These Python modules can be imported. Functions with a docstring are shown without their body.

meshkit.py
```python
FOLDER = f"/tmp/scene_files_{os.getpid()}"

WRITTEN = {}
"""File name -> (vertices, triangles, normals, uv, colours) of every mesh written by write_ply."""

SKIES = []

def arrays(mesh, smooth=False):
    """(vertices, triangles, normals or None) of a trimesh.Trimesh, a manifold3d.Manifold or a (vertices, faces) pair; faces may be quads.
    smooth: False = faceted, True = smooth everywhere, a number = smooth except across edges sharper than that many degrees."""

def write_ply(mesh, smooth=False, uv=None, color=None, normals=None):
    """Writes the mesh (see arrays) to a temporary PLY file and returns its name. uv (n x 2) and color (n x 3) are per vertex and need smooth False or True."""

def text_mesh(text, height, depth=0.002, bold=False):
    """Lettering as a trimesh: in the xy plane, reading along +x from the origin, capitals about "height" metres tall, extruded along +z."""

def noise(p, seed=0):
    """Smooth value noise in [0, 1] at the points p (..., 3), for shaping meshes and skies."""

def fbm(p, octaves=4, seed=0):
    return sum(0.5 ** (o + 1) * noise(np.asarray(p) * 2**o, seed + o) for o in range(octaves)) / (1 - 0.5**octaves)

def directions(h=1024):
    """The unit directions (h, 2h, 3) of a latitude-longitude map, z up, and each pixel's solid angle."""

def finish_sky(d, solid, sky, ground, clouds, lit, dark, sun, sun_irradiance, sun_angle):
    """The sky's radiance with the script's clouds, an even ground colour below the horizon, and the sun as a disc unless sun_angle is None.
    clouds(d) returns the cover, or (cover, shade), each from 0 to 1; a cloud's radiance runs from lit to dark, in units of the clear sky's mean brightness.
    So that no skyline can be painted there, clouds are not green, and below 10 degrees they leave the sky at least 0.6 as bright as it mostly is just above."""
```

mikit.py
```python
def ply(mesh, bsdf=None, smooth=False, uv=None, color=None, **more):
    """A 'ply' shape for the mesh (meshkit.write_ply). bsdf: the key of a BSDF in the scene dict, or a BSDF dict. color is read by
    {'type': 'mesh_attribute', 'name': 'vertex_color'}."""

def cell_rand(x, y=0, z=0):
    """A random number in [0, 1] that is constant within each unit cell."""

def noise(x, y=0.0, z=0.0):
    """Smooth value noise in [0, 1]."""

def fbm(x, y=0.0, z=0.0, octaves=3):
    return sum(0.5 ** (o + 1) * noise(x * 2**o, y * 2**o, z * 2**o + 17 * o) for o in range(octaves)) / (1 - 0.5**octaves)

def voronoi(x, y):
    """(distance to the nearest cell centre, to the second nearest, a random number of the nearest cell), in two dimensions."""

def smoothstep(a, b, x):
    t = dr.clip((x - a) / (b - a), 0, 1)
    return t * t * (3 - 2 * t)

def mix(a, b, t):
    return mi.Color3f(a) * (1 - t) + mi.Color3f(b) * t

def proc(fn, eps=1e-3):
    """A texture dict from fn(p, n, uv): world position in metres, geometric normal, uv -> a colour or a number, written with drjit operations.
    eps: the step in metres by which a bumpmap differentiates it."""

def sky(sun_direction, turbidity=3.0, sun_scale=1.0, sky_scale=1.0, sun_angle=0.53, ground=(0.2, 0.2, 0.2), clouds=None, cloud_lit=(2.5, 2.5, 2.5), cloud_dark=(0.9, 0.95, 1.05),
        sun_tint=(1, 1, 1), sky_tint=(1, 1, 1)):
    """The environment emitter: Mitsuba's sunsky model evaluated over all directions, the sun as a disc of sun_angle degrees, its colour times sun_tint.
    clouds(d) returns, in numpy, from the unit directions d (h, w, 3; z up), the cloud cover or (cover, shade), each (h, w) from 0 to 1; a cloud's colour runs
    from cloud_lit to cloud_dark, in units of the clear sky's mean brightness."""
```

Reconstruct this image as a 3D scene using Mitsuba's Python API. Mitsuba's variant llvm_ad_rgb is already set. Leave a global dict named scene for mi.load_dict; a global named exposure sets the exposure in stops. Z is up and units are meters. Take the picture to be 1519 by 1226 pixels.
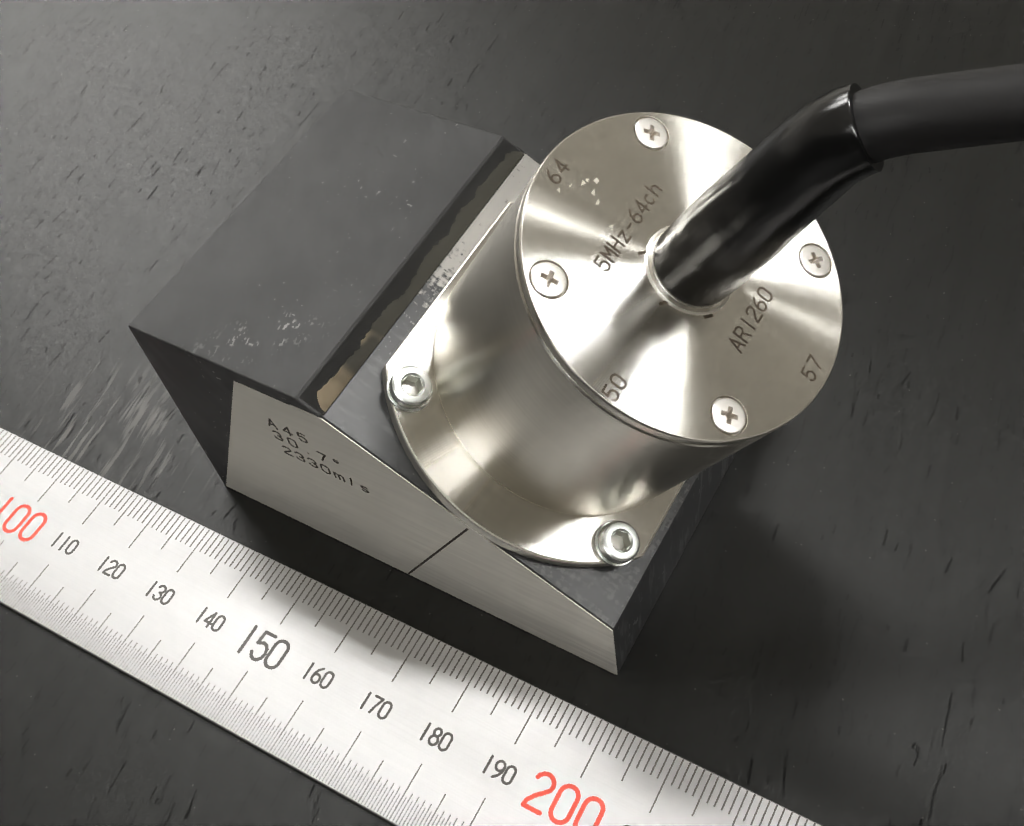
import math
import numpy as np, trimesh, manifold3d as m3, shapely, shapely.geometry as sg, shapely.ops
import drjit as dr, mitsuba as mi, mikit
from mikit import proc, noise, fbm, cell_rand, smoothstep, mix, voronoi
from scipy.spatial import Delaunay

MM = 0.001
scene, labels = {}, {}

# ------------------------------------------------------------------ camera
CAM_R = np.array([[0.8609257, 0.4954714, -0.1153911], [0.3482878, -0.7393757, -0.5762110], [-0.3708134, 0.4558855, -0.8091142]])            # rows: right, down, forward
EYE = np.array([105.0227, -52.6826, 151.7148]) * MM
to_world = np.eye(4)
to_world[:3, 0], to_world[:3, 1], to_world[:3, 2], to_world[:3, 3] = -CAM_R[0], -CAM_R[1], CAM_R[2], EYE
scene['camera'] = {'type': 'perspective', 'fov': 48.3561, 'fov_axis': 'x', 'near_clip': 0.01, 'far_clip': 30.0,
                   'to_world': mi.ScalarTransform4f(to_world)}
exposure = 0.6

# ------------------------------------------------------------------ light: twin-tube ceiling lamps, in rows along x
TUBE_RADIANCE = (74.0, 73.2, 71.2)
CEILING_Z = 1.78
LAMPS = [(-2.05, 0.95, 1.3), (-0.56, 0.61, 0.62), (0.88, 0.71, 0.58), (1.80, 0.775, 0.58), (0.10, -2.00, 1.30), (-2.50, 2.10, 1.0)]      # x, y, length; all 1.72 above the table top; last two are added, for fill and for sheen
LAMP_Z, LAMP_TURN, TUBE_GAP, TUBE_R = 1.72, 0.07, 0.085, 0.014
LAMP_LABELS = ['long twin tube ceiling lamp farthest to the left of the table', 'short twin tube ceiling lamp over the left end of the table',
               'short twin tube ceiling lamp over the right end of the table', 'short twin tube ceiling lamp farthest to the right of the table',
               'added twin tube fill lamp, unseen, well in front of the table', 'added twin tube lamp, unseen, in the far back corner on the left, widening the table sheen']


# ------------------------------------------------------------------ helpers
def rgb(r, g=None, b=None):
    return {'type': 'rgb', 'value': [r, r if g is None else g, r if b is None else b]}


def put(key, mesh, bsdf, smooth=False, uv=None, **more):
    """One scene entry from a mesh in millimetres; a key that is taken gets the next number."""
    if key in scene:
        n = 1
        while f'{key}_{n:03d}' in scene:
            n += 1
        key = f'{key}_{n:03d}'
    if hasattr(mesh, 'to_mesh'):
        mm_ = mesh.to_mesh()
        mesh = (mm_.vert_properties[:, :3], mm_.tri_verts)
    if isinstance(mesh, trimesh.Trimesh):
        mesh = (np.array(mesh.vertices), np.array(mesh.faces))
    v, f = np.asarray(mesh[0], float), np.asarray(mesh[1], int)
    if smooth not in (False, True):
        mesh = trimesh.Trimesh(v * MM, f, process=False)
    else:
        mesh = (v * MM, f)
    scene[key] = mikit.ply(mesh, bsdf, smooth=smooth, uv=uv, **more)
    return key


def tag(key, label=None, category=None, kind=None, group=None):
    labels[key] = {k: v for k, v in dict(label=label, category=category, kind=kind, group=group).items() if v}


def frame(o, x, y, z):
    m = np.eye(4)
    m[:3, 0], m[:3, 1], m[:3, 2], m[:3, 3] = x, y, z, o
    return m


def moved(mesh, m):
    v, f = mesh
    return np.asarray(v, float) @ m[:3, :3].T + m[:3, 3], f


def as_pair(m):
    if hasattr(m, 'to_mesh'):
        q = m.to_mesh()
        return np.array(q.vert_properties[:, :3], float), np.array(q.tri_verts)
    return np.array(m.vertices), np.array(m.faces)


def joined(pairs):
    at, vs, fs = 0, [], []
    for v, f in pairs:
        vs.append(v)
        fs.append(np.asarray(f) + at)
        at += len(v)
    return np.vstack(vs), np.vstack(fs)


def bevel_prism(poly, y0, y1, bev, steps=3):
    """A polygon in xz (counter-clockwise seen from -y) extruded from y0 to y1 with rounded rims: rings of inset copies."""
    p = np.asarray(poly, float)
    a, b = np.roll(p, 1, 0), np.roll(p, -1, 0)
    d0, d1 = p - a, b - p
    d0 /= np.linalg.norm(d0, axis=1)[:, None]
    d1 /= np.linalg.norm(d1, axis=1)[:, None]
    n0, n1 = np.stack([-d0[:, 1], d0[:, 0]], 1), np.stack([-d1[:, 1], d1[:, 0]], 1)
    n = n0 + n1
    n /= np.maximum((n * n0).sum(1), 0.35)[:, None]
    rings, ts = [], np.linspace(0, math.pi / 2, steps + 1)
    for t in ts:
        rings.append((bev * (1 - math.sin(t)), y0 + bev * (1 - math.cos(t))))
    for t in ts[::-1]:
        rings.append((bev * (1 - math.sin(t)), y1 - bev * (1 - math.cos(t))))
    k = len(p)
    v = np.vstack([np.column_stack([p[:, 0] + n[:, 0] * o, np.full(k, y), p[:, 1] + n[:, 1] * o]) for o, y in rings])
    f = []
    for r in range(len(rings) - 1):
        for i in range(k):
            j = (i + 1) % k
            f += [[r * k + i, r * k + j, (r + 1) * k + j], [r * k + i, (r + 1) * k + j, (r + 1) * k + i]]
    flat = shapely.geometry.Polygon(v[:k][:, [0, 2]])
    tv, tf = trimesh.creation.triangulate_polygon(flat, engine='earcut')
    idx = [int(np.argmin(((v[:k][:, [0, 2]] - q) ** 2).sum(1))) for q in tv]
    for t in tf:
        q = [idx[i] for i in t]
        s = v[q][:, [0, 2]]
        if (s[1, 0] - s[0, 0]) * (s[2, 1] - s[0, 1]) - (s[2, 0] - s[0, 0]) * (s[1, 1] - s[0, 1]) > 0:
            q = q[::-1]
        f.append(q)
        last = (len(rings) - 1) * k
        f.append([last + q[0], last + q[2], last + q[1]])
    return v, np.array(f)[:, ::-1]


def rounded_poly(p, r, seg=4):
    """Rounds the corners of a polygon by about r."""
    q = sg.Polygon(p)
    q = q.buffer(-r, join_style='mitre').buffer(r, quad_segs=seg)
    q = q.buffer(r, join_style='mitre').buffer(-r, quad_segs=seg)
    c = np.array(shapely.geometry.polygon.orient(q).exterior.coords)[:-1]
    keep = np.linalg.norm(c - np.roll(c, 1, 0), axis=1) > 0.01
    return c[keep]


def lathe(profile, seg=160, start=math.pi / 2):
    """Profile [(r, z), ...] turned round z; a corner sharper than 25 degrees is split, and u runs round the axis (the turning marks).
    Returns (v, f, uv), in millimetres."""
    p = np.asarray(profile, float)
    t = np.linspace(0, 2 * math.pi, seg + 1) + start
    pieces, run = [], [0]
    for i in range(1, len(p)):
        run.append(i)
        if i < len(p) - 1:
            a, b = p[i] - p[i - 1], p[i + 1] - p[i]
            if a @ b < math.cos(math.radians(25)) * np.linalg.norm(a) * np.linalg.norm(b):
                pieces.append(run)
                run = [i]
    pieces.append(run)
    vs, fs, uvs, at = [], [], [], 0
    for run in pieces:
        for r, z in p[run]:
            vs.append(np.column_stack([r * np.cos(t), r * np.sin(t), np.full(seg + 1, z)]))
            uvs.append(np.column_stack([t / (2 * math.pi), np.full(seg + 1, (z - r) * 0.01)]))
        for k in range(len(run) - 1):
            i = np.arange(seg)
            a0, b0 = at + k * (seg + 1) + i, at + (k + 1) * (seg + 1) + i
            fs += [np.stack([a0, a0 + 1, b0 + 1], 1), np.stack([a0, b0 + 1, b0], 1)]
        at += len(run) * (seg + 1)
    return np.vstack(vs), np.vstack(fs), np.vstack(uvs)


def flat_disc(r, holes, z, inner=0.3, outline=None, seg=480, rings=20):
    """A turned face: a polar grid from radius inner to r, with round holes [(x, y, r)] cut out and clipped to an outline; u runs round the axis. Loose triangles."""
    t = np.linspace(0, 2 * math.pi, seg + 1) + math.pi / 2
    q = np.linspace(inner, r, rings)
    region = outline if outline is not None else sg.Point(0, 0).buffer(r * 1.01)
    for x, y, hr in holes:
        region = region.difference(sg.Point(x, y).buffer(hr, quad_segs=16))
    shapely.prepare(region)
    A, B = np.meshgrid(np.arange(seg), np.arange(rings - 1), indexing='ij')
    A, B = A.ravel(), B.ravel()
    cell = np.stack([np.stack([q[B + b] * np.cos(t[A + a]), q[B + b] * np.sin(t[A + a])], 1) for a, b in ((0, 0), (0, 1), (1, 1), (1, 0))], 1)
    polys = shapely.polygons(cell)
    full, part = shapely.contains_properly(region, polys), shapely.intersects(region, polys)
    vs = [cell[full][:, [0, 1, 2]].reshape(-1, 2), cell[full][:, [0, 2, 3]].reshape(-1, 2)]
    ref = [np.repeat(t[A[full]], 3)] * 2
    for c, p, a in zip(cell[part & ~full], polys[part & ~full], A[part & ~full]):
        g = p.intersection(region)
        for h in getattr(g, 'geoms', [g]):
            if h.geom_type == 'Polygon' and h.area > 1e-5:
                tv, tf = trimesh.creation.triangulate_polygon(h, engine='earcut')
                tri = tv[tf]
                area = (tri[:, 1, 0] - tri[:, 0, 0]) * (tri[:, 2, 1] - tri[:, 0, 1]) - (tri[:, 2, 0] - tri[:, 0, 0]) * (tri[:, 1, 1] - tri[:, 0, 1])
                tri[area < 0] = tri[area < 0][:, ::-1]
                vs.append(tri[np.abs(area) > 1e-7].reshape(-1, 2))
                ref.append(np.full(len(vs[-1]), t[a]))
    v, ref = np.vstack(vs), np.concatenate(ref)
    an = ref + (np.arctan2(v[:, 1], v[:, 0]) - ref + math.pi) % (2 * math.pi) - math.pi
    uv = np.column_stack([an / (2 * math.pi), -np.hypot(v[:, 0], v[:, 1]) * 0.01])
    return np.column_stack([v, np.full(len(v), z)]), np.arange(len(v)).reshape(-1, 3), uv


def sweep(path, radii, seg=40, cap=True):
    p = np.asarray(path, float)
    t = np.gradient(p, axis=0)
    t /= np.linalg.norm(t, axis=1)[:, None]
    a = np.cross(t[0], [0, 1, 0])
    rows = []
    for k in range(len(p)):
        a = a - t[k] * (a @ t[k])
        a /= np.linalg.norm(a)
        b = np.cross(t[k], a)
        ang = np.arange(seg) * 2 * math.pi / seg
        rows.append(p[k] + np.asarray(radii[k]).reshape(-1, 1) * (np.cos(ang)[:, None] * a + np.sin(ang)[:, None] * b))
    v, f = np.vstack(rows), []
    for k in range(len(p) - 1):
        for i in range(seg):
            j = (i + 1) % seg
            f += [[k * seg + i, k * seg + j, (k + 1) * seg + j], [k * seg + i, (k + 1) * seg + j, (k + 1) * seg + i]]
    if cap:
        v = np.vstack([v, p[0], p[-1]])
        n = len(v)
        last = (len(p) - 1) * seg
        f += [[n - 2, (i + 1) % seg, i] for i in range(seg)] + [[n - 1, last + i, last + (i + 1) % seg] for i in range(seg)]
    return v, np.array(f)


# ------------------------------------------------------------------ lettering: single-stroke glyphs (unit height)
def arc(cx, cy, rx, ry, a0, a1, n=10):
    t = np.radians(np.linspace(a0, a1, n))
    return [(cx + rx * math.cos(x), cy + ry * math.sin(x)) for x in t]


W = 0.50
GLYPH = {
    '0': [arc(W / 2, 1 - W / 2, W / 2, W / 2, 0, 180) + arc(W / 2, W / 2, W / 2, W / 2, 180, 360) + [(W, 1 - W / 2)]],
    '1': [[(W / 2, 0), (W / 2, 1)]],
    '2': [arc(W / 2, 1 - W / 2, W / 2, W / 2, 165, -25) + [(0.36, 0.52), (0.16, 0.34), (0.02, 0.14), (0, 0), (W, 0)]],
    '3': [arc(W / 2, 0.76, W / 2, 0.24, 165, -90) + arc(W / 2, 0.26, W / 2, 0.26, 90, -165)],
    '4': [[(0.38, 0), (0.38, 1), (0, 0.28), (W + 0.04, 0.28)]],
    '5': [[(W - 0.03, 1), (0.06, 1), (0.02, 0.56)] + arc(W / 2, 0.32, W / 2, 0.32, 130, -160)],
    '6': [arc(W / 2, 0.28, W / 2, 0.28, 0, 360, 18), [(0, 0.28), (0.02, 0.55), (0.14, 0.8), (0.36, 1)]],
    '7': [[(0, 1), (W, 1), (0.28, 0.45), (0.16, 0)]],
    '8': [arc(W / 2, 0.77, 0.21, 0.23, 0, 360, 18), arc(W / 2, 0.27, W / 2, 0.27, 0, 360, 18)],
    '9': [arc(W / 2, 0.72, W / 2, 0.28, 0, 360, 18), [(W, 0.72), (0.48, 0.45), (0.36, 0.2), (0.12, 0)]],
    'A': [[(0, 0), (W / 2, 1), (W, 0)], [(0.1, 0.34), (W - 0.1, 0.34)]],
    'R': [[(0, 0), (0, 1), (0.28, 1)] + arc(0.27, 0.76, 0.23, 0.24, 90, -90) + [(0, 0.52)], [(0.28, 0.52), (W, 0)]],
    'M': [[(0, 0), (0, 1), (W / 2, 0.45), (W, 1), (W, 0)]],
    'H': [[(0, 0), (0, 1)], [(W, 0), (W, 1)], [(0, 0.52), (W, 0.52)]],
    'z': [[(0.02, 0.66), (W - 0.02, 0.66), (0.02, 0), (W - 0.02, 0)]],
    'c': [arc(W / 2, 0.33, W / 2 - 0.02, 0.33, 45, 315, 14)],
    'h': [[(0.02, 0), (0.02, 1)], [(0.02, 0.42)] + arc(W / 2, 0.42, W / 2 - 0.02, 0.24, 180, 0) + [(W - 0.02, 0)]],
    'm': [[(0, 0), (0, 0.66)], [(0, 0.5)] + arc(0.14, 0.5, 0.14, 0.16, 180, 0) + [(0.28, 0)], [(0.28, 0.5)] + arc(0.42, 0.5, 0.14, 0.16, 180, 0) + [(0.56, 0)]],
    's': [arc(0.25, 0.5, 0.2, 0.16, 30, 270, 8) + arc(0.25, 0.17, 0.2, 0.17, 90, -150, 8)],
    '/': [[(0.2, 0), (0.3, 1)]],
    '-': [[(0.06, 0.45), (W - 0.06, 0.45)]],
    '.': [[(0.2, 0.02), (0.22, 0.02)]],
    'o': [arc(0.2, 0.86, 0.13, 0.14, 0, 360, 12)],      # degree ring
}


def lettering(text, height, stroke, pitch, width=1.0, thick=0.03):
    """Flat lettering in xy reading along +x, first character's left edge at 0, as a thin mesh (pair)."""
    shapes = []
    for i, ch in enumerate(text):
        for line in GLYPH.get(ch, []):
            q = [(i * pitch + x * width * height, y * height) for x, y in line]
            shapes.append(sg.LineString(q).buffer(stroke / 2, quad_segs=4))
    u = shapely.union_all(shapes)
    parts = getattr(u, 'geoms', [u])
    out = [as_pair(trimesh.creation.extrude_polygon(g.simplify(0.008), thick, engine='earcut')) for g in parts]
    return joined(out)


# ------------------------------------------------------------------ materials
def unit(x):
    return dr.clip(x, 0, 1)


GX, GY = (0.991, 0.132), (-0.132, 0.991)        # across and along the grain of the table


def grain(p):
    x, y = p.x * 1000, p.y * 1000
    return x * GX[0] + y * GX[1], x * GY[0] + y * GY[1]


def pores(p):
    """Open pores of the painted veneer: short dark dashes along the grain, 0 to 1."""
    a, g = grain(p)
    out = mi.Float(0)
    for sx, sy, half, seed, keep in ((2.1, 5.6, 0.17, 3, 0.34), (3.1, 3.4, 0.20, 11, 0.34), (3.6, 10.0, 0.15, 29, 0.38)):
        w = a + 0.9 * (noise(g * 0.16, a * 0.12, seed) - 0.5) * 2
        row = dr.floor(w / sx)
        gg = g + cell_rand(row, 5, seed) * sy * 7
        col = dr.floor(gg / sy)
        r1, r2, r3 = cell_rand(row, col, seed), cell_rand(row, col, seed + 1), cell_rand(row, col, seed + 2)
        u = (w / sx - row - 0.2 - 0.6 * r2) * sx
        v = (gg / sy - col - 0.5) * sy
        length = sy * (0.08 + 0.32 * r3 * r3)
        d = dr.sqrt(dr.square(u / half) + dr.square(dr.maximum(dr.abs(v) - length, 0) / half))
        ragged = d + 1.1 * (noise(a * 5.0, g * 2.2, seed + 4) - 0.5)
        out = dr.maximum(out, dr.select(r1 < keep, smoothstep(1.25, 0.55, ragged), 0.0) * (0.35 + 0.65 * cell_rand(row, col, seed + 7)))
    return out


def dust(p):
    """Dry pale smears and specks left on the table between the block and the ruler, and a few specks elsewhere."""
    a, g = grain(p)
    x, y = p.x * 1000, p.y * 1000
    region = smoothstep(21.0, 6.0, dr.sqrt(dr.square((x + 24) * 0.85) + dr.square((y - 1) * 1.25)) + 7 * (fbm(x * 0.12, y * 0.12, 3.0) - 0.5))
    streak = smoothstep(0.56, 0.74, fbm(a * 1.35 + 1.5 * noise(g * 0.1, a * 0.1, 8.0), g * 0.13, 5.0, octaves=3))
    patch = smoothstep(0.45, 0.85, fbm(x * 0.35, y * 0.35, 9.0))
    specks = mi.Float(0)
    for s, seed, keep in ((5.5, 41, 0.16), (2.3, 57, 0.05)):
        ci, cj = dr.floor(x / s), dr.floor(y / s)
        r = cell_rand(ci, cj, seed)
        du = x / s - ci - 0.2 - 0.6 * cell_rand(ci, cj, seed + 1)
        dv = y / s - cj - 0.2 - 0.6 * cell_rand(ci, cj, seed + 2)
        specks = dr.maximum(specks, dr.select(r < keep, smoothstep(0.17, 0.09, dr.sqrt(du * du + dv * dv) * s), 0.0) * (0.3 + 0.7 * cell_rand(ci, cj, seed + 3)))
    return unit(region * (0.80 * streak + 0.12 * patch) + 0.55 * specks)


def table_color(p, n, uv):
    a, g = grain(p)
    tone = 0.75 + 0.5 * fbm(a * 0.5, g * 0.03, 1.0)
    base = mi.Color3f(0.0060, 0.0063, 0.0058) * tone
    return mix(base, mi.Color3f(0.22, 0.21, 0.195), 0.40 * dust(p))


def table_pits(p, n, uv):
    return 0.94 * pores(p)


scene['table_paint'] = {'type': 'blendbsdf', 'weight': proc(table_pits),
                        'bsdf_0': {'type': 'roughplastic', 'diffuse_reflectance': proc(table_color), 'alpha': 0.17, 'int_ior': 1.34},
                        'bsdf_1': {'type': 'principled', 'base_color': rgb(0.0015), 'roughness': 0.85, 'specular': 0.08}}


def metal(key, color, au, av):
    tex = lambda a: proc(a) if callable(a) else a
    scene[key] = {'type': 'twosided', 'bsdf': {'type': 'roughconductor', 'material': 'none', 'distribution': 'ggx', 'specular_reflectance': color if isinstance(color, dict) else rgb(*color),
                                               'alpha_u': tex(au), 'alpha_v': tex(av)}}


NICKEL = (0.86, 0.83, 0.76)


def cap_local(p):
    d = p - mi.Point3f(*(CAP * MM).tolist())
    return dr.dot(d, mi.Vector3f(*U.tolist())) * 1000, dr.dot(d, mi.Vector3f(*V.tolist())) * 1000


def turned_color(p, n, uv):
    """Nickel with hardly visible turning rings and a few polished-in wipe marks."""
    u, v = cap_local(p)
    r = dr.sqrt(u * u + v * v)
    k = 0.92 + 0.05 * noise(r * 9.0, 3.0, 1.0) + 0.06 * noise(r * 2.7, 1.0, 4.0) + 0.05 * (fbm(u * 0.35, v * 0.35, 4.0) - 0.5)
    return mi.Color3f(*NICKEL) * k


# ------------------------------------------------------------------ main dimensions (millimetres)
A0 = math.radians(30.7)
L, H, HT, D = 71.5, 40.78, 15.05, 52.3          # block: length, height, height of the toe, depth
U, V, N = np.array([math.cos(A0), 0, -math.sin(A0)]), np.array([0, 1.0, 0]), np.array([math.sin(A0), 0, math.cos(A0)])
C0 = np.array([L, 0, HT]) - U * 22.8 + V * 26.31       # foot of the cylinder axis on the slope
HC, RC, RF, TF = 34.7, 20.0, 26.4, 2.0
CAP = C0 + N * HC
on_slope = frame(C0, U, V, N)
on_cap = frame(CAP, U, V, N)

metal('nickel_turned', proc(turned_color), 0.016, 0.25)


def wall_color(p, n, uv):
    d = p - mi.Point3f(*(C0 * MM).tolist())
    h = dr.dot(d, mi.Vector3f(*N.tolist())) * 1000
    return mi.Color3f(*NICKEL) * (0.93 + 0.08 * noise(h * 3.1, 2.0, 5.0) + 0.05 * noise(h * 9.0, 1.0, 3.0))


metal('nickel_wall', proc(wall_color), 0.028, 0.125)
metal('nickel_plain', NICKEL, 0.16, 0.16)
metal('screw_steel', (0.82, 0.79, 0.745), 0.16, 0.16)
metal('zinc', (0.80, 0.83, 0.80), 0.14, 0.14)


def side_alpha(p, n, uv):
    return 0.23 + 0.09 * (fbm(p.x * 120, p.z * 1400, 2.0) - 0.5)


def side_color(p, n, uv):
    x, z = p.x * 1000, p.z * 1000
    k = 0.93 + 0.14 * (fbm(x * 0.05, z * 4.5, 1.0, octaves=4) - 0.5) + 0.10 * (fbm(x * 0.12, z * 0.12, 6.0) - 0.5)
    return mi.Color3f(0.80, 0.77, 0.70) * k


metal('plate_metal', proc(side_color), 0.14, side_alpha)
scene['brushed_plate'] = {'type': 'blendbsdf', 'weight': 0.38, 'bsdf_0': {'type': 'ref', 'id': 'plate_metal'}, 'bsdf_1': {'type': 'diffuse', 'reflectance': rgb(0.60, 0.58, 0.53)}}


def ruler_color(p, n, uv):
    x, y = p.x * 1000, p.y * 1000
    k = 0.97 + 0.07 * (fbm(x * 0.10, y * 5.0, 4.0) - 0.5) + 0.05 * (fbm(x * 0.3, y * 0.3, 2.0) - 0.5) + 0.03 * (noise(x * 6, y * 6, 1.0) - 0.5)
    return mi.Color3f(0.61, 0.605, 0.60) * k


scene['ruler_steel'] = {'type': 'blendbsdf', 'weight': 0.55,
                        'bsdf_0': {'type': 'diffuse', 'reflectance': rgb(0.31, 0.306, 0.304)},
                        'bsdf_1': {'type': 'roughconductor', 'material': 'none', 'distribution': 'ggx', 'specular_reflectance': proc(ruler_color), 'alpha': 0.23}}
scene['ruler_black'] = {'type': 'roughplastic', 'diffuse_reflectance': rgb(0.055, 0.05, 0.045), 'alpha': 0.3}
scene['ruler_tick'] = {'type': 'roughplastic', 'diffuse_reflectance': rgb(0.12, 0.11, 0.10), 'alpha': 0.3}
scene['ruler_red'] = {'type': 'roughplastic', 'diffuse_reflectance': rgb(0.80, 0.075, 0.045), 'alpha': 0.3}
scene['laser_mark'] = {'type': 'twosided', 'bsdf': {'type': 'principled', 'base_color': rgb(0.055, 0.043, 0.03), 'roughness': 0.7, 'specular': 0.2}}
scene['pale_dust'] = {'type': 'diffuse', 'reflectance': rgb(0.62, 0.59, 0.52)}
scene['ink'] = {'type': 'diffuse', 'reflectance': rgb(0.035, 0.03, 0.026)}


def plastic_height(p, n, uv):
    d = p - mi.Point3f(*(C0 * MM).tolist())
    u, v = dr.dot(d, mi.Vector3f(*U.tolist())) * 1000, dr.dot(d, mi.Vector3f(*V.tolist())) * 1000
    return 0.0000012 * noise(u * 0.4, v * 2.3, 3.0) + 0.0000006 * noise(u * 3, v * 3, 1.0)


def plastic_color(p, n, uv):
    d = p - mi.Point3f(*(C0 * MM).tolist())
    u, v = dr.dot(d, mi.Vector3f(*U.tolist())) * 1000, dr.dot(d, mi.Vector3f(*V.tolist())) * 1000
    s = smoothstep(0.55, 0.80, fbm(u * 0.28, v * 0.9, 4.0, octaves=4))
    specks = smoothstep(0.86, 0.93, noise(u * 2.1, v * 2.1, 8.0)) * smoothstep(0.4, 0.7, noise(u * 0.25, v * 0.25, 2.0))
    c = mix(mi.Color3f(0.020, 0.021, 0.022), mi.Color3f(0.07, 0.07, 0.073), unit(0.3 * s + 0.6 * specks))
    # the black dye is rubbed away towards the back end of the slope: bare grey plastic with a ragged, cross-grained border
    worn = 0.55 * fbm(u * 0.7, v * 2.2, 6.0, octaves=4) + 0.45 * fbm(u * 2.2, v * 0.9, 11.0)
    bare = smoothstep(0.36, 0.62, worn + 0.034 * dr.clip(v - 0.5, -11.0, 8.0)) * dr.select(u < 0, 1.0, 0.0)
    spots = 0.45 * smoothstep(0.52, 0.66, worn) * dr.select(u > 0, 1.0, 0.0)
    on_top = dr.select(n.z > 0.5, 1.0, 0.0)
    return mix(c, mi.Color3f(0.29, 0.28, 0.262), on_top * unit(0.9 * bare + 0.2 * spots))


scene['wedge_plastic'] = {'type': 'bumpmap', 'arbitrary': proc(plastic_height, 8e-5), 'scale': 1.0,
                          'bsdf': {'type': 'principled', 'base_color': proc(plastic_color), 'roughness': 0.32, 'specular': 0.3}}


def damper_color(p, n, uv):
    """Matt black rubber with pale scuffs near the front edge of its top and grey bloom."""
    x, y = p.x * 1000, (p.y + p.z) * 1000 - H
    bloom = 0.6 * fbm(x * 0.13, y * 0.13, 2.0) + 0.4 * fbm(x * 0.6 + y * 0.3, y * 0.2, 5.0)
    base = mix(mi.Color3f(0.0095, 0.0096, 0.0098), mi.Color3f(0.0165, 0.0166, 0.0168), smoothstep(0.3, 0.75, bloom))
    near = smoothstep(8.0, 1.5, dr.sqrt(dr.square((x - 18.5 + y - 6.5) * 0.5) + dr.square((x - 18.5 - y + 6.5) * 1.15)) + 6 * (fbm(x * 0.3, y * 0.3, 6.0) - 0.5))
    dash = smoothstep(0.62, 0.76, noise(x * 4.2 + y * 1.2, y * 2.2 - x * 0.7, 3.0)) * smoothstep(0.45, 0.68, noise(x * 0.8, y * 0.8, 12.0))
    far = smoothstep(0.93, 0.97, noise(x * 1.7, y * 1.7, 21.0)) * smoothstep(0.55, 0.7, noise(x * 0.16, y * 0.16, 4.0))
    ring = dr.abs(dr.sqrt(dr.square(x - 10.2) + dr.square(y - 38.6)) - 4.6 + 0.9 * (noise(x * 0.8, y * 0.8, 2.0) - 0.5))
    scar = smoothstep(0.42, 0.12, ring) * smoothstep(0.0, 1.5, y - 39.2 - 0.35 * (x - 10)) * smoothstep(0.3, 0.55, noise(x * 0.9, y * 0.9, 5.0))
    c = mix(base, mi.Color3f(0.21, 0.205, 0.20), unit(0.8 * near * dash + 0.6 * far))
    return mix(c, mi.Color3f(0.008, 0.008, 0.007), 0.7 * scar)


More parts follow.
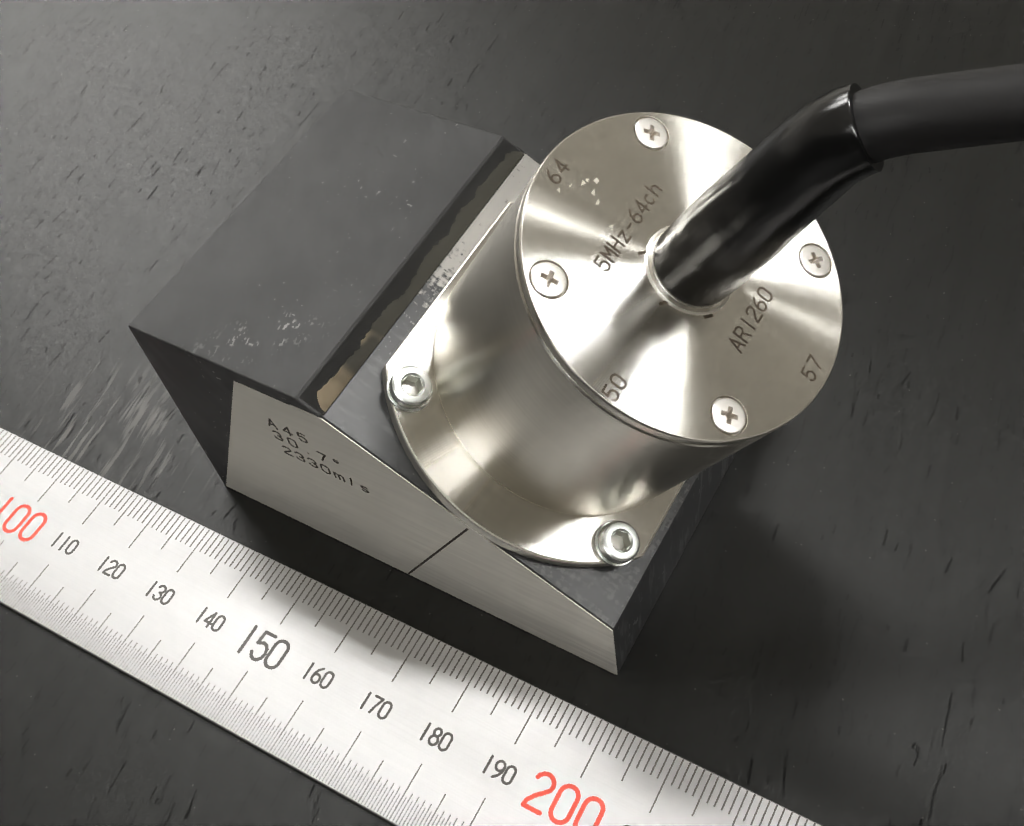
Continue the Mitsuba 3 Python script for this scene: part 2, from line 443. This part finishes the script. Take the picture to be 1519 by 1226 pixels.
def damper_height(p, n, uv):
    x, y, z = p.x * 1000, p.y * 1000, p.z * 1000
    return 0.00003 * fbm(x * 0.9, y * 0.9, z * 0.9) + 0.000006 * noise(x * 6, y * 6, z * 6)


scene['damper_rubber'] = {'type': 'bumpmap', 'arbitrary': proc(damper_height, 8e-5), 'scale': 1.0,
                          'bsdf': {'type': 'principled', 'base_color': proc(damper_color), 'roughness': 0.54, 'specular': 0.27}}


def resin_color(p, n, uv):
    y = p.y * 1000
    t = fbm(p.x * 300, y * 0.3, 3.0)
    shade_mask = smoothstep(0.40, 0.52, fbm(p.x * 160, y * 0.16, 6.0) + 0.022 * (y - 20.0))       # painted fall of light: lit tan at the front, shaded dark behind
    return mix(mix(mi.Color3f(0.095, 0.078, 0.052), mi.Color3f(0.16, 0.13, 0.088), smoothstep(0.35, 0.7, t)), mi.Color3f(0.022, 0.021, 0.016), shade_mask)


scene['cut_rubber'] = {'type': 'principled', 'base_color': rgb(0.006, 0.006, 0.0055), 'roughness': 0.75, 'specular': 0.2}
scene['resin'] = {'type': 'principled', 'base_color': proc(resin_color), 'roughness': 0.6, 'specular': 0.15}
scene['heat_shrink'] = {'type': 'roughplastic', 'diffuse_reflectance': rgb(0.006, 0.006, 0.006), 'alpha': 0.055, 'int_ior': 1.42}


def cable_height(p, n, uv):
    return 0.000012 * fbm(p.x * 3000, p.y * 3000, p.z * 3000)


scene['cable_jacket'] = {'type': 'bumpmap', 'arbitrary': proc(cable_height, 5e-5), 'scale': 1.0,
                         'bsdf': {'type': 'principled', 'base_color': rgb(0.0085, 0.0083, 0.0083), 'roughness': 0.55, 'specular': 0.2}}
scene['lamp_white'] = {'type': 'twosided', 'bsdf': {'type': 'diffuse', 'reflectance': rgb(0.82)}}
scene['plaster'] = {'type': 'twosided', 'bsdf': {'type': 'diffuse', 'reflectance': rgb(0.79, 0.78, 0.75)}}
scene['floor_vinyl'] = {'type': 'twosided', 'bsdf': {'type': 'diffuse', 'reflectance': rgb(0.50, 0.485, 0.455)}}
scene['wall_paint'] = {'type': 'twosided', 'bsdf': {'type': 'diffuse', 'reflectance': rgb(0.71, 0.695, 0.665)}}

# ------------------------------------------------------------------ the setting: the black table, and what lights and mirrors from above
tb = m3.Manifold.cube((1500, 1000, 30), True).translate((40, 60, -15))
put('table_top', tb, 'table_paint')
tag('table_top', 'black painted wood-grain table top with pale dust smears', kind='structure')

ROOM = (-4200, 4000, -3200, 3600)


def slab(x0, x1, y0, y1, z0, z1):
    b = trimesh.creation.box((x1 - x0, y1 - y0, z1 - z0))
    b.apply_translation(((x0 + x1) / 2, (y0 + y1) / 2, (z0 + z1) / 2))
    return as_pair(b)


put('ceiling', slab(ROOM[0], ROOM[1], ROOM[2], ROOM[3], CEILING_Z * 1000, CEILING_Z * 1000 + 60), 'plaster')
tag('ceiling', 'pale ceiling above the table, outside the frame', kind='structure')
put('wall', slab(ROOM[0], ROOM[1], ROOM[3], ROOM[3] + 80, -750, CEILING_Z * 1000 - 2), 'wall_paint')
put('wall', slab(ROOM[1], ROOM[1] + 80, ROOM[2], ROOM[3], -750, CEILING_Z * 1000 - 2), 'wall_paint')
put('wall', slab(ROOM[0] - 80, ROOM[0], ROOM[2], ROOM[3], -750, CEILING_Z * 1000 - 2), 'wall_paint')
for k in ('wall', 'wall_001', 'wall_002'):
    tag(k, 'beige wall of the workroom, outside the frame', kind='structure')

put('floor', slab(ROOM[0], ROOM[1], ROOM[2], ROOM[3], -790, -750), 'floor_vinyl')
tag('floor', 'pale workroom floor below the table, outside the frame', kind='structure')
scene['glow'] = {'type': 'diffuse', 'reflectance': rgb(0.5)}
for i, (lx, ly, LAMP_LENGTH) in enumerate(LAMPS):
    lz = LAMP_Z
    root = 'ceiling_lamp' if i == 0 else f'ceiling_lamp_{i:03d}'
    c, s = math.cos(LAMP_TURN), math.sin(LAMP_TURN)
    m = frame((lx * 1000, ly * 1000, lz * 1000), (c, s, 0), (-s, c, 0), (0, 0, 1))
    hw, top = 120, (CEILING_Z - lz) * 1000
    tray = m3.Manifold.cube((LAMP_LENGTH * 1000 + 40, 2 * hw, top - 4), True).translate((0, 0, top / 2))
    tray -= m3.Manifold.hull_points([(x, y, z) for x in (-LAMP_LENGTH * 500, LAMP_LENGTH * 500) for y, z in ((-hw + 8, -5), (hw - 8, -5), (-30, top - 12), (30, top - 12))])
    put(root + '__housing', moved(as_pair(tray), m), 'lamp_white')
    for k, y in enumerate((-TUBE_GAP * 500, TUBE_GAP * 500)):
        t = trimesh.creation.cylinder(TUBE_R * 1000, LAMP_LENGTH * 1000 - 10, sections=16)
        t.apply_transform(trimesh.transformations.rotation_matrix(math.pi / 2, (0, 1, 0)))
        t.apply_translation((0, y, 12))
        put(root + '__tube', moved(as_pair(t), m), 'glow', emitter={'type': 'area', 'radiance': rgb(*TUBE_RADIANCE)})
    tag(root, LAMP_LABELS[i], 'lamp', group='twin tube ceiling lamps')

# ------------------------------------------------------------------ the steel ruler
RA, RX, RY = 0.0153, 24.0, -32.38
RW, RT = 24.95, 1.0
on_ruler = frame((RX, RY, RT), (math.cos(RA), math.sin(RA), 0), (-math.sin(RA), math.cos(RA), 0), (0, 0, 1))    # u - 150 along x, v along y
blade = rounded_poly([(-156, 0), (156, 0), (156, RW), (-156, RW)], 1.0)
rings = []
for o, z in ((0.12, -RT), (0.0, -RT + 0.12), (0.0, -0.14), (0.04, -0.05), (0.14, 0.0)):
    q = np.array(sg.Polygon(blade).buffer(-o, join_style='mitre').exterior.coords)[:-1] if o else blade
    if len(q) != len(blade):
        q = blade * (1 - o / 80)
    rings.append(np.column_stack([q, np.full(len(q), z)]))
q0 = m3.Manifold.hull_points(np.vstack(rings))
put('steel_ruler__blade', moved(as_pair(q0), on_ruler), 'ruler_steel')


def ticks(items):
    """(u, v0, v1, width) -> thin flat marks."""
    out = []
    for u, v0, v1, w in items:
        b = trimesh.creation.box((w, v1 - v0, 0.03))
        b.apply_translation((u - 150, (v0 + v1) / 2, 0.010))
        out.append(as_pair(b))
    return moved(joined(out), on_ruler)


upper, lower, half = [], [], []
for mm in range(0, 301):
    n10, n5 = mm % 10 == 0, mm % 5 == 0
    upper.append((mm, RW - (8.48 if n10 else 6.38 if n5 else 4.02), RW - 0.16, 0.21 if n5 else 0.225))
    lower.append((mm, 0.16, 8.41 if n10 else 6.42 if n5 else 4.45, 0.18 if n5 else 0.14))
    if mm < 300:
        half.append((mm + 0.5, 0.16, 3.63, 0.12))
put('steel_ruler__upper_scale', ticks(upper), 'ruler_tick')
tag('steel_ruler__upper_scale', kind='stuff')
put('steel_ruler__lower_scale', ticks(lower), 'ruler_tick')
tag('steel_ruler__lower_scale', kind='stuff')
put('steel_ruler__half_millimetre_scale', ticks(half), 'ruler_tick')
tag('steel_ruler__half_millimetre_scale', kind='stuff')
for n in range(10, 300, 10):
    big = n % 50 == 0
    red = n % 100 == 0
    h, st = (5.0, 0.62) if red else (4.35, 0.52) if big else (2.42, 0.38)
    pitch = 3.6 if red else 2.72 if big else 1.62
    if not big:
        u0, v0 = n - 2.2, 11.27
    else:
        u0, v0 = (n - 5.15, 9.95) if red else (n - 3.6, 10.25)
    s = str(n)
    if len(s) < 3:
        u0 += pitch * 0.5 * (3 - len(s))
    shift = 0.0
    mesh = lettering(s, h, st, pitch, width=1.0)
    mesh = (mesh[0] + [u0 - 150 + (-0.25 * h * 0.5 if s[0] == '1' else 0), v0, -0.006], mesh[1])
    k = put('steel_ruler__number', moved(mesh, on_ruler), 'ruler_red' if red else 'ruler_black')
    tag(k, f"{'red ' if red else 'large black ' if big else 'small black '}number {n} printed on the ruler")
tag('steel_ruler', 'satin steel ruler with black millimetre marks and red hundreds, in front of the block', 'ruler')

# ------------------------------------------------------------------ the ultrasonic probe: angled block, damper, cylinder, cable
P = 'ultrasonic_probe'
T2 = 2.21                                                   # thickness of the damper's top layer
ZS = H - T2
XS, XN = L - (ZS - HT) / math.tan(A0), L - (H - HT) / math.tan(A0)
S1X = 17.42
plate = [(0.35, 0.25), (L - 0.05, 0.25), (L - 0.05, HT), (XS, ZS), (S1X, ZS)]
wedge_poly = rounded_poly(plate, 0.15, 2)
put(P + '__wedge_body', bevel_prism(wedge_poly, 0.22, D, 0.25), 'wedge_plastic', smooth=25)
damper_poly = rounded_poly([(0.0, 0.0), (0.3, 0.0), (S1X - 0.02, ZS + 0.02), (XS, ZS + 0.02), (XN, H), (0, H)], 0.14, 3)
put(P + '__damper', bevel_prism(damper_poly, 0.02, D - 0.03, 0.28, 4), 'damper_rubber', smooth=25)
# silver plate on the side, brushed along its length
pv, pf = bevel_prism(rounded_poly(np.array(plate) * [1, 1] + [[0.05, 0.03], [0, 0.03], [0, -0.12], [-0.04, -0.10], [0.1, -0.05]], 0.06, 2), 0.0, 0.20, 0.07, 2)
tri = pv[pf].reshape(-1, 3)
put(P + '__side_plate', (tri, np.arange(len(tri)).reshape(-1, 3)), 'brushed_plate', uv=np.column_stack([tri[:, 0] * 0.01, tri[:, 2] * 0.01 + tri[:, 1] * 0.003]))
tag(P + '__side_plate', 'brushed silver side plate with dark marking and a scribed line')
on_side = frame((0, 0, 0), (1, 0, 0), (0, 0, 1), (0, -1, 0))
# scribed centre line: a shallow dark groove shown as a recessed strip
a, b = np.array([51.3, 26.0]), np.array([36.3, 0.5])
d = (b - a) / np.linalg.norm(b - a)
w = np.array([-d[1], d[0]]) * 0.16
put(P + '__side_plate__scribed_line', moved(as_pair(trimesh.creation.extrude_polygon(sg.Polygon([a + w, b + w, b - w, a - w]), 0.03, engine='earcut')), on_side), 'ink')
for text, x, z, pitch in (('A45', 20.4, 30.1, 2.55), ('30.7o', 20.4, 27.1, 2.5), ('2330m/s', 20.9, 23.7, 2.15)):
    # each row runs slightly downhill
    mesh = lettering(text, 1.95, 0.30, pitch, width=1.35)
    ang = math.radians(-3.0)
    R2 = np.array([[math.cos(ang), -math.sin(ang), 0], [math.sin(ang), math.cos(ang), 0], [0, 0, 1]])
    mesh = (mesh[0] @ R2.T + [x, z, 0], mesh[1])
    put(P + '__side_plate__marking', moved(mesh, on_side), 'ink')

# the cut end of the damper's top layer, flush with the slope
cut = bevel_prism(rounded_poly([(-27.15, -0.2), (-23.38, -0.2), (-23.38, 0.05), (-27.15, 0.05)], 0.02, 1), -25.75, 25.6, 0.03, 1)
put(P + '__damper__cut_end', moved(cut, on_slope), 'cut_rubber')

# olive resin squeezed out along the end of the damper, on the slope
rng = np.random.default_rng(5)
vv = np.linspace(-25.3, 25.6, 150)
edge = -25.35 + 0.42 * np.interp(vv, np.linspace(-26, 26, 22), rng.normal(0, 0.55, 22)) + 0.16 * np.interp(vv, np.linspace(-26, 26, 90), rng.normal(0, 1, 90))
edge = np.clip(edge, -26.6, -24.2)
rows = [(-23.42, -0.02), (-23.47, 0.10)]
v = []
for y, e in zip(vv, edge):
    taper = min(1.0, (y + 25.4) / 1.2 + 0.15, (25.7 - y) / 1.2 + 0.15)
    e = -23.6 + (e + 23.6) * taper
    for u_, z_ in ((-23.40, -0.02), (-23.46, 0.07), (-23.8, 0.09), (e * 0.5 - 23.6 * 0.5, 0.11), (e + 0.16, 0.09), (e, 0.03)):
        v.append((u_, y, z_))
k = 6
f = []
for i in range(len(vv) - 1):
    for j in range(k - 1):
        a0, b0 = i * k + j, (i + 1) * k + j
        f += [[a0, a0 + 1, b0 + 1], [a0, b0 + 1, b0]]
f = np.array(f)[:, ::-1]
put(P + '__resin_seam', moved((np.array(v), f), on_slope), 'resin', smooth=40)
tag(P + '__resin_seam', 'uneven olive brown resin seam beside the damper')

# flange: a disc with two flats, turned on top
theta = np.linspace(0, 2 * math.pi, 241)[:-1]
FLAT = 21.0
fc = sg.Point(0, 0).buffer(RF, quad_segs=90).intersection(sg.box(-FLAT, -40, FLAT, 40))
fc0 = np.array(shapely.geometry.polygon.orient(fc).exterior.coords)[:-1]
side = []
for o, z in ((0.1, 0.02), (0.0, 0.15), (0.0, TF - 0.30), (0.10, TF - 0.09), (0.30, TF)):
    side.append(np.column_stack([fc0 * (1 - o / 24.0), np.full(len(fc0), z)]))
k = len(fc0)
v = np.vstack(side)
f = []
for r in range(len(side) - 1):
    for i in range(k):
        j = (i + 1) % k
        f += [[r * k + i, r * k + j, (r + 1) * k + j], [r * k + i, (r + 1) * k + j, (r + 1) * k + i]]
put(P + '__flange__rim', moved((v, np.array(f)), on_slope), 'nickel_plain', smooth=20)
inner = sg.Polygon(fc0 * (1 - 0.30 / 24.0))
v, f, uv = flat_disc(RF, [], TF, inner=19.2, outline=inner, rings=8)
put(P + '__flange', moved((v, f), on_slope), 'nickel_turned', uv=uv)

# housing: the turned wall, a fine groove under the cap
wall = [(RC - 0.02, TF - 0.3), (RC - 0.02, TF + 0.10), (RC - 0.22, TF + 0.16), (RC - 0.22, TF + 0.34), (RC, TF + 0.40)] + [(RC, z) for z in np.linspace(TF + 0.5, HC - 2.0, 12)] + \
       [(RC, HC - 1.85), (RC - 0.12, HC - 1.62), (RC - 0.35, HC - 1.55), (RC - 0.40, HC - 1.35), (RC - 0.40, HC - 1.0)]
v, f, uv = lathe(wall, 220)
put(P + '__housing', moved((v, f), on_slope), 'nickel_wall', smooth=True, uv=uv)

SCREWS = [(-12.1, 12.15), (-12.1, -12.25), (12.1, 12.25), (12.0, -12.2)]
SR = 2.05
rim = [(RC - 0.40, HC - 1.30), (RC - 0.08, HC - 1.24), (RC + 0.02, HC - 1.10), (RC + 0.02, HC - 0.34), (RC - 0.03, HC - 0.16), (RC - 0.12, HC - 0.04), (RC - 0.26, HC)]
v, f, uv = lathe(rim, 220)
put(P + '__cap__rim', moved((v, f), on_slope), 'nickel_wall', smooth=True, uv=uv)
v, f, uv = flat_disc(RC - 0.26, [(x, y, SR + 0.22) for x, y in SCREWS], 0.0)
put(P + '__cap', moved((v, f), on_cap), 'nickel_turned', uv=uv)
for i, (x, y) in enumerate(SCREWS):
    hole = lathe([(SR + 0.22, 0.0), (SR + 0.16, -0.12), (SR + 0.10, -0.5), (SR - 0.35, -0.56)], 40)
    put(P + '__cap__screw_hole', moved((hole[0] + [x, y, 0], hole[1]), on_cap), 'nickel_plain', smooth=True, uv=hole[2])
    head = m3.Manifold.revolve(m3.CrossSection([[(0.01, -1.7), (1.3, -1.7), (1.45, -0.62), (SR - 0.08, -0.40), (SR, -0.18), (SR, -0.06), (SR - 0.10, 0.03), (SR - 0.35, 0.07), (0.01, 0.10)]]), 48)
    ang = (0.5, 0.2, 0.95, 0.35)[i]
    for q in (0, math.pi / 2):
        arm = m3.Manifold.hull_points([(sx * (1.12 if z > 0 else 0.45), sy * (0.31 if z > 0 else 0.18), z) for sx in (-1, 1) for sy in (-1, 1) for z in (0.3, -1.2)])
        head -= arm.rotate((0, 0, math.degrees(ang + q)))
    v, f = as_pair(head)
    put(P + '__cap__screw', moved((v + [x, y, 0], f), on_cap), 'screw_steel', smooth=20)
spk = []
for x, y in ((-16.84, -2.23), (-16.11, -0.98), (-15.15, 0.38), (-14.95, 1.14), (-13.98, 1.72), (-13.61, 0.13), (-12.57, -0.37), (-10.07, -1.96)):
    q = rng.normal(0, 0.17, (7, 2)) * [1.0, 1.4]
    spk.append((np.column_stack([q + [x, y], np.zeros(7)]), None))
spk = joined([as_pair(m3.Manifold.hull_points(np.vstack([v_ + [0, 0, -0.02], v_ + [0, 0, 0.03]]))) for v_, _ in spk])
put(P + '__cap__dust_specks', moved(spk, on_cap), 'pale_dust')
tag(P + '__cap__dust_specks', 'pale dust specks on the cap near the number 64', kind='stuff')
# lettering on the cap: reads along V, tops towards -U
txt = lambda u, v: frame(CAP + U * u + V * v, V, -U, N)
for text, u, v, h, pitch in (('64', -17.25, -1.85, 1.75, 1.72), ('5MHz-64ch', -7.45, -7.1, 1.75, 1.56), ('AR1260', 9.75, -4.75, 1.85, 1.58), ('57', 18.6, -1.9, 1.75, 1.75), ('50', 0.75, -19.4, 1.75, 1.7)):
    mesh = lettering(text, h, 0.25, pitch, width=1.2)
    put(P + '__cap__engraving', moved((mesh[0] + [0, 0, -0.008], mesh[1]), txt(u, v)), 'laser_mark')

# bolts with hexagon sockets and washers, one at each corner of the flange
for i, (x, y) in enumerate([(-16.7, -16.9), (16.8, -17.1), (-16.7, 17.0), (16.8, 17.0)]):
    base = frame(C0 + U * x + V * y + N * TF, U, V, N)
    w = lathe([(1.6, 0.0), (2.95, 0.0), (3.02, 0.08), (3.02, 0.42), (2.94, 0.50), (1.6, 0.50)], 48)
    key = put(P + '__bolt__washer', moved(w[:2], base), 'zinc', smooth=True, uv=w[2])
    head = m3.Manifold.revolve(m3.CrossSection([[(0.01, -1.5), (1.55, -1.5), (1.55, 0.5), (2.60, 0.5), (2.72, 0.60), (2.75, 0.75), (2.75, 1.62), (2.66, 1.86), (2.42, 2.04), (2.1, 2.1), (0.01, 2.1)]]), 56)
    hexa = m3.CrossSection([[(1.46 * math.cos(t), 1.46 * math.sin(t)) for t in np.arange(6) * math.pi / 3 + 0.4 + i]])
    head -= m3.Manifold.extrude(hexa, 3.2).translate((0, 0, -0.9))
    head -= m3.Manifold.revolve(m3.CrossSection([[(0.01, 1.80), (1.36, 1.80), (1.66, 2.2), (0.01, 2.2)]]), 40)
    key = put(P + '__bolt', moved(as_pair(head), base), 'zinc', smooth=25)

# cable gland, staking marks, heat-shrink sleeve and cable
gl = lathe([(5.55, -0.02), (5.40, 0.05), (5.22, 0.2), (5.12, 0.45), (5.06, 0.6), (5.04, 0.78), (4.97, 0.88), (4.7, 0.92), (4.0, 0.92)], 96)
put(P + '__cable_gland', moved(gl[:2], on_cap), 'nickel_plain', smooth=True, uv=gl[2])
for ang in (-2.77, -1.65, -0.655, 0.9):
    m_ = m3.Manifold.cube((1.25, 0.36, 0.10), True)
    u_, v_ = 5.75 * math.cos(ang), 5.75 * math.sin(ang)
    put(P + '__cable_gland__staking_mark', moved(as_pair(m_), frame(CAP + U * u_ + V * v_, *[V * 0.8 + U * 0.6, V * 0.6 - U * 0.8, -N][:2], N)), 'laser_mark')

s0, RB, turn = 24.3, 9.71, 1.027
E_ = np.array([0.72212, 0.54286, -0.42876])
c = CAP
path = [c + N * s for s in np.linspace(0.6, s0, 90)]
arclen = list(np.linspace(0.6, s0, 90))
bpt = path[-1]
for t in np.linspace(0, turn, 60)[1:]:
    path.append(bpt + RB * (math.sin(t) * N + (1 - math.cos(t)) * E_))
    arclen.append(s0 + RB * t)
dr_ = math.cos(turn) * N + math.sin(turn) * E_
side_drop = np.array([0.0, 0.0, -1.0])
last = path[-1]
for s in np.arange(2, 260, 2.0):
    path.append(last + dr_ * s + side_drop * (max(0, s - 40) ** 2) * 0.0016)
    arclen.append(s0 + RB * turn + s)
path, arclen = np.array(path), np.array(arclen)
floor_ok = path[:, 2] > 4.4
path, arclen = path[floor_ok], arclen[floor_ok]
LIP = 30.0
rad_keys = [(0.6, 4.55), (0.85, 4.84), (1.3, 4.93), (5.0, 4.97), (8.5, 4.94), (10.5, 4.90), (12.5, 4.80), (15.0, 4.62), (18, 4.50), (24, 4.36), (28.8, 4.12), (29.93, 4.06), (LIP, 4.02)]
sel = arclen <= LIP
fine = np.linspace(0.6, LIP, 300)
sp = np.stack([np.interp(fine, arclen, path[:, i]) for i in range(3)], 1)
r = np.interp(fine, *zip(*rad_keys))
ang = np.arange(64) * 2 * math.pi / 64
# shrunk-on film: puckers that run mostly along the sleeve near the gland, slight waves farther up
from meshkit import fbm as nfbm
q = np.stack([np.cos(ang)[None] * 2.6 + 0 * fine[:, None], np.sin(ang)[None] * 2.6 + 0 * fine[:, None], 0 * ang[None] + fine[:, None] * 0.33], -1)
q2 = np.stack([np.cos(ang)[None] * 1.1 + 0 * fine[:, None], np.sin(ang)[None] * 1.1 + 0 * fine[:, None], 0 * ang[None] + fine[:, None] * 0.09], -1)
pk = (0.25 + np.exp(-((fine - 7.0) / 6.5) ** 2))[:, None] * np.clip((fine - 0.8) / 1.2, 0, 1)[:, None]
wob = 0.17 * pk * (nfbm(q, 3, 4) - 0.5) + 0.22 * (nfbm(q2 + 7.3, 2, 9) - 0.5) * np.clip((fine - 2) / 4, 0, 1)[:, None]
put(P + '__heat_shrink_sleeve', sweep(sp, r[:, None] + wob, 64), 'heat_shrink', smooth=40)
tag(P + '__heat_shrink_sleeve', 'glossy black shrink sleeve over the start of the cable')
cs = arclen > LIP - 5
put(P + '__cable', sweep(path[cs], np.full(cs.sum(), 3.22), 48), 'cable_jacket', smooth=40)
tag(P + '__cable', 'matt black round cable')
tag(P, 'nickel cylinder probe bolted on a black angled block, with a thick black cable', 'ultrasonic probe')
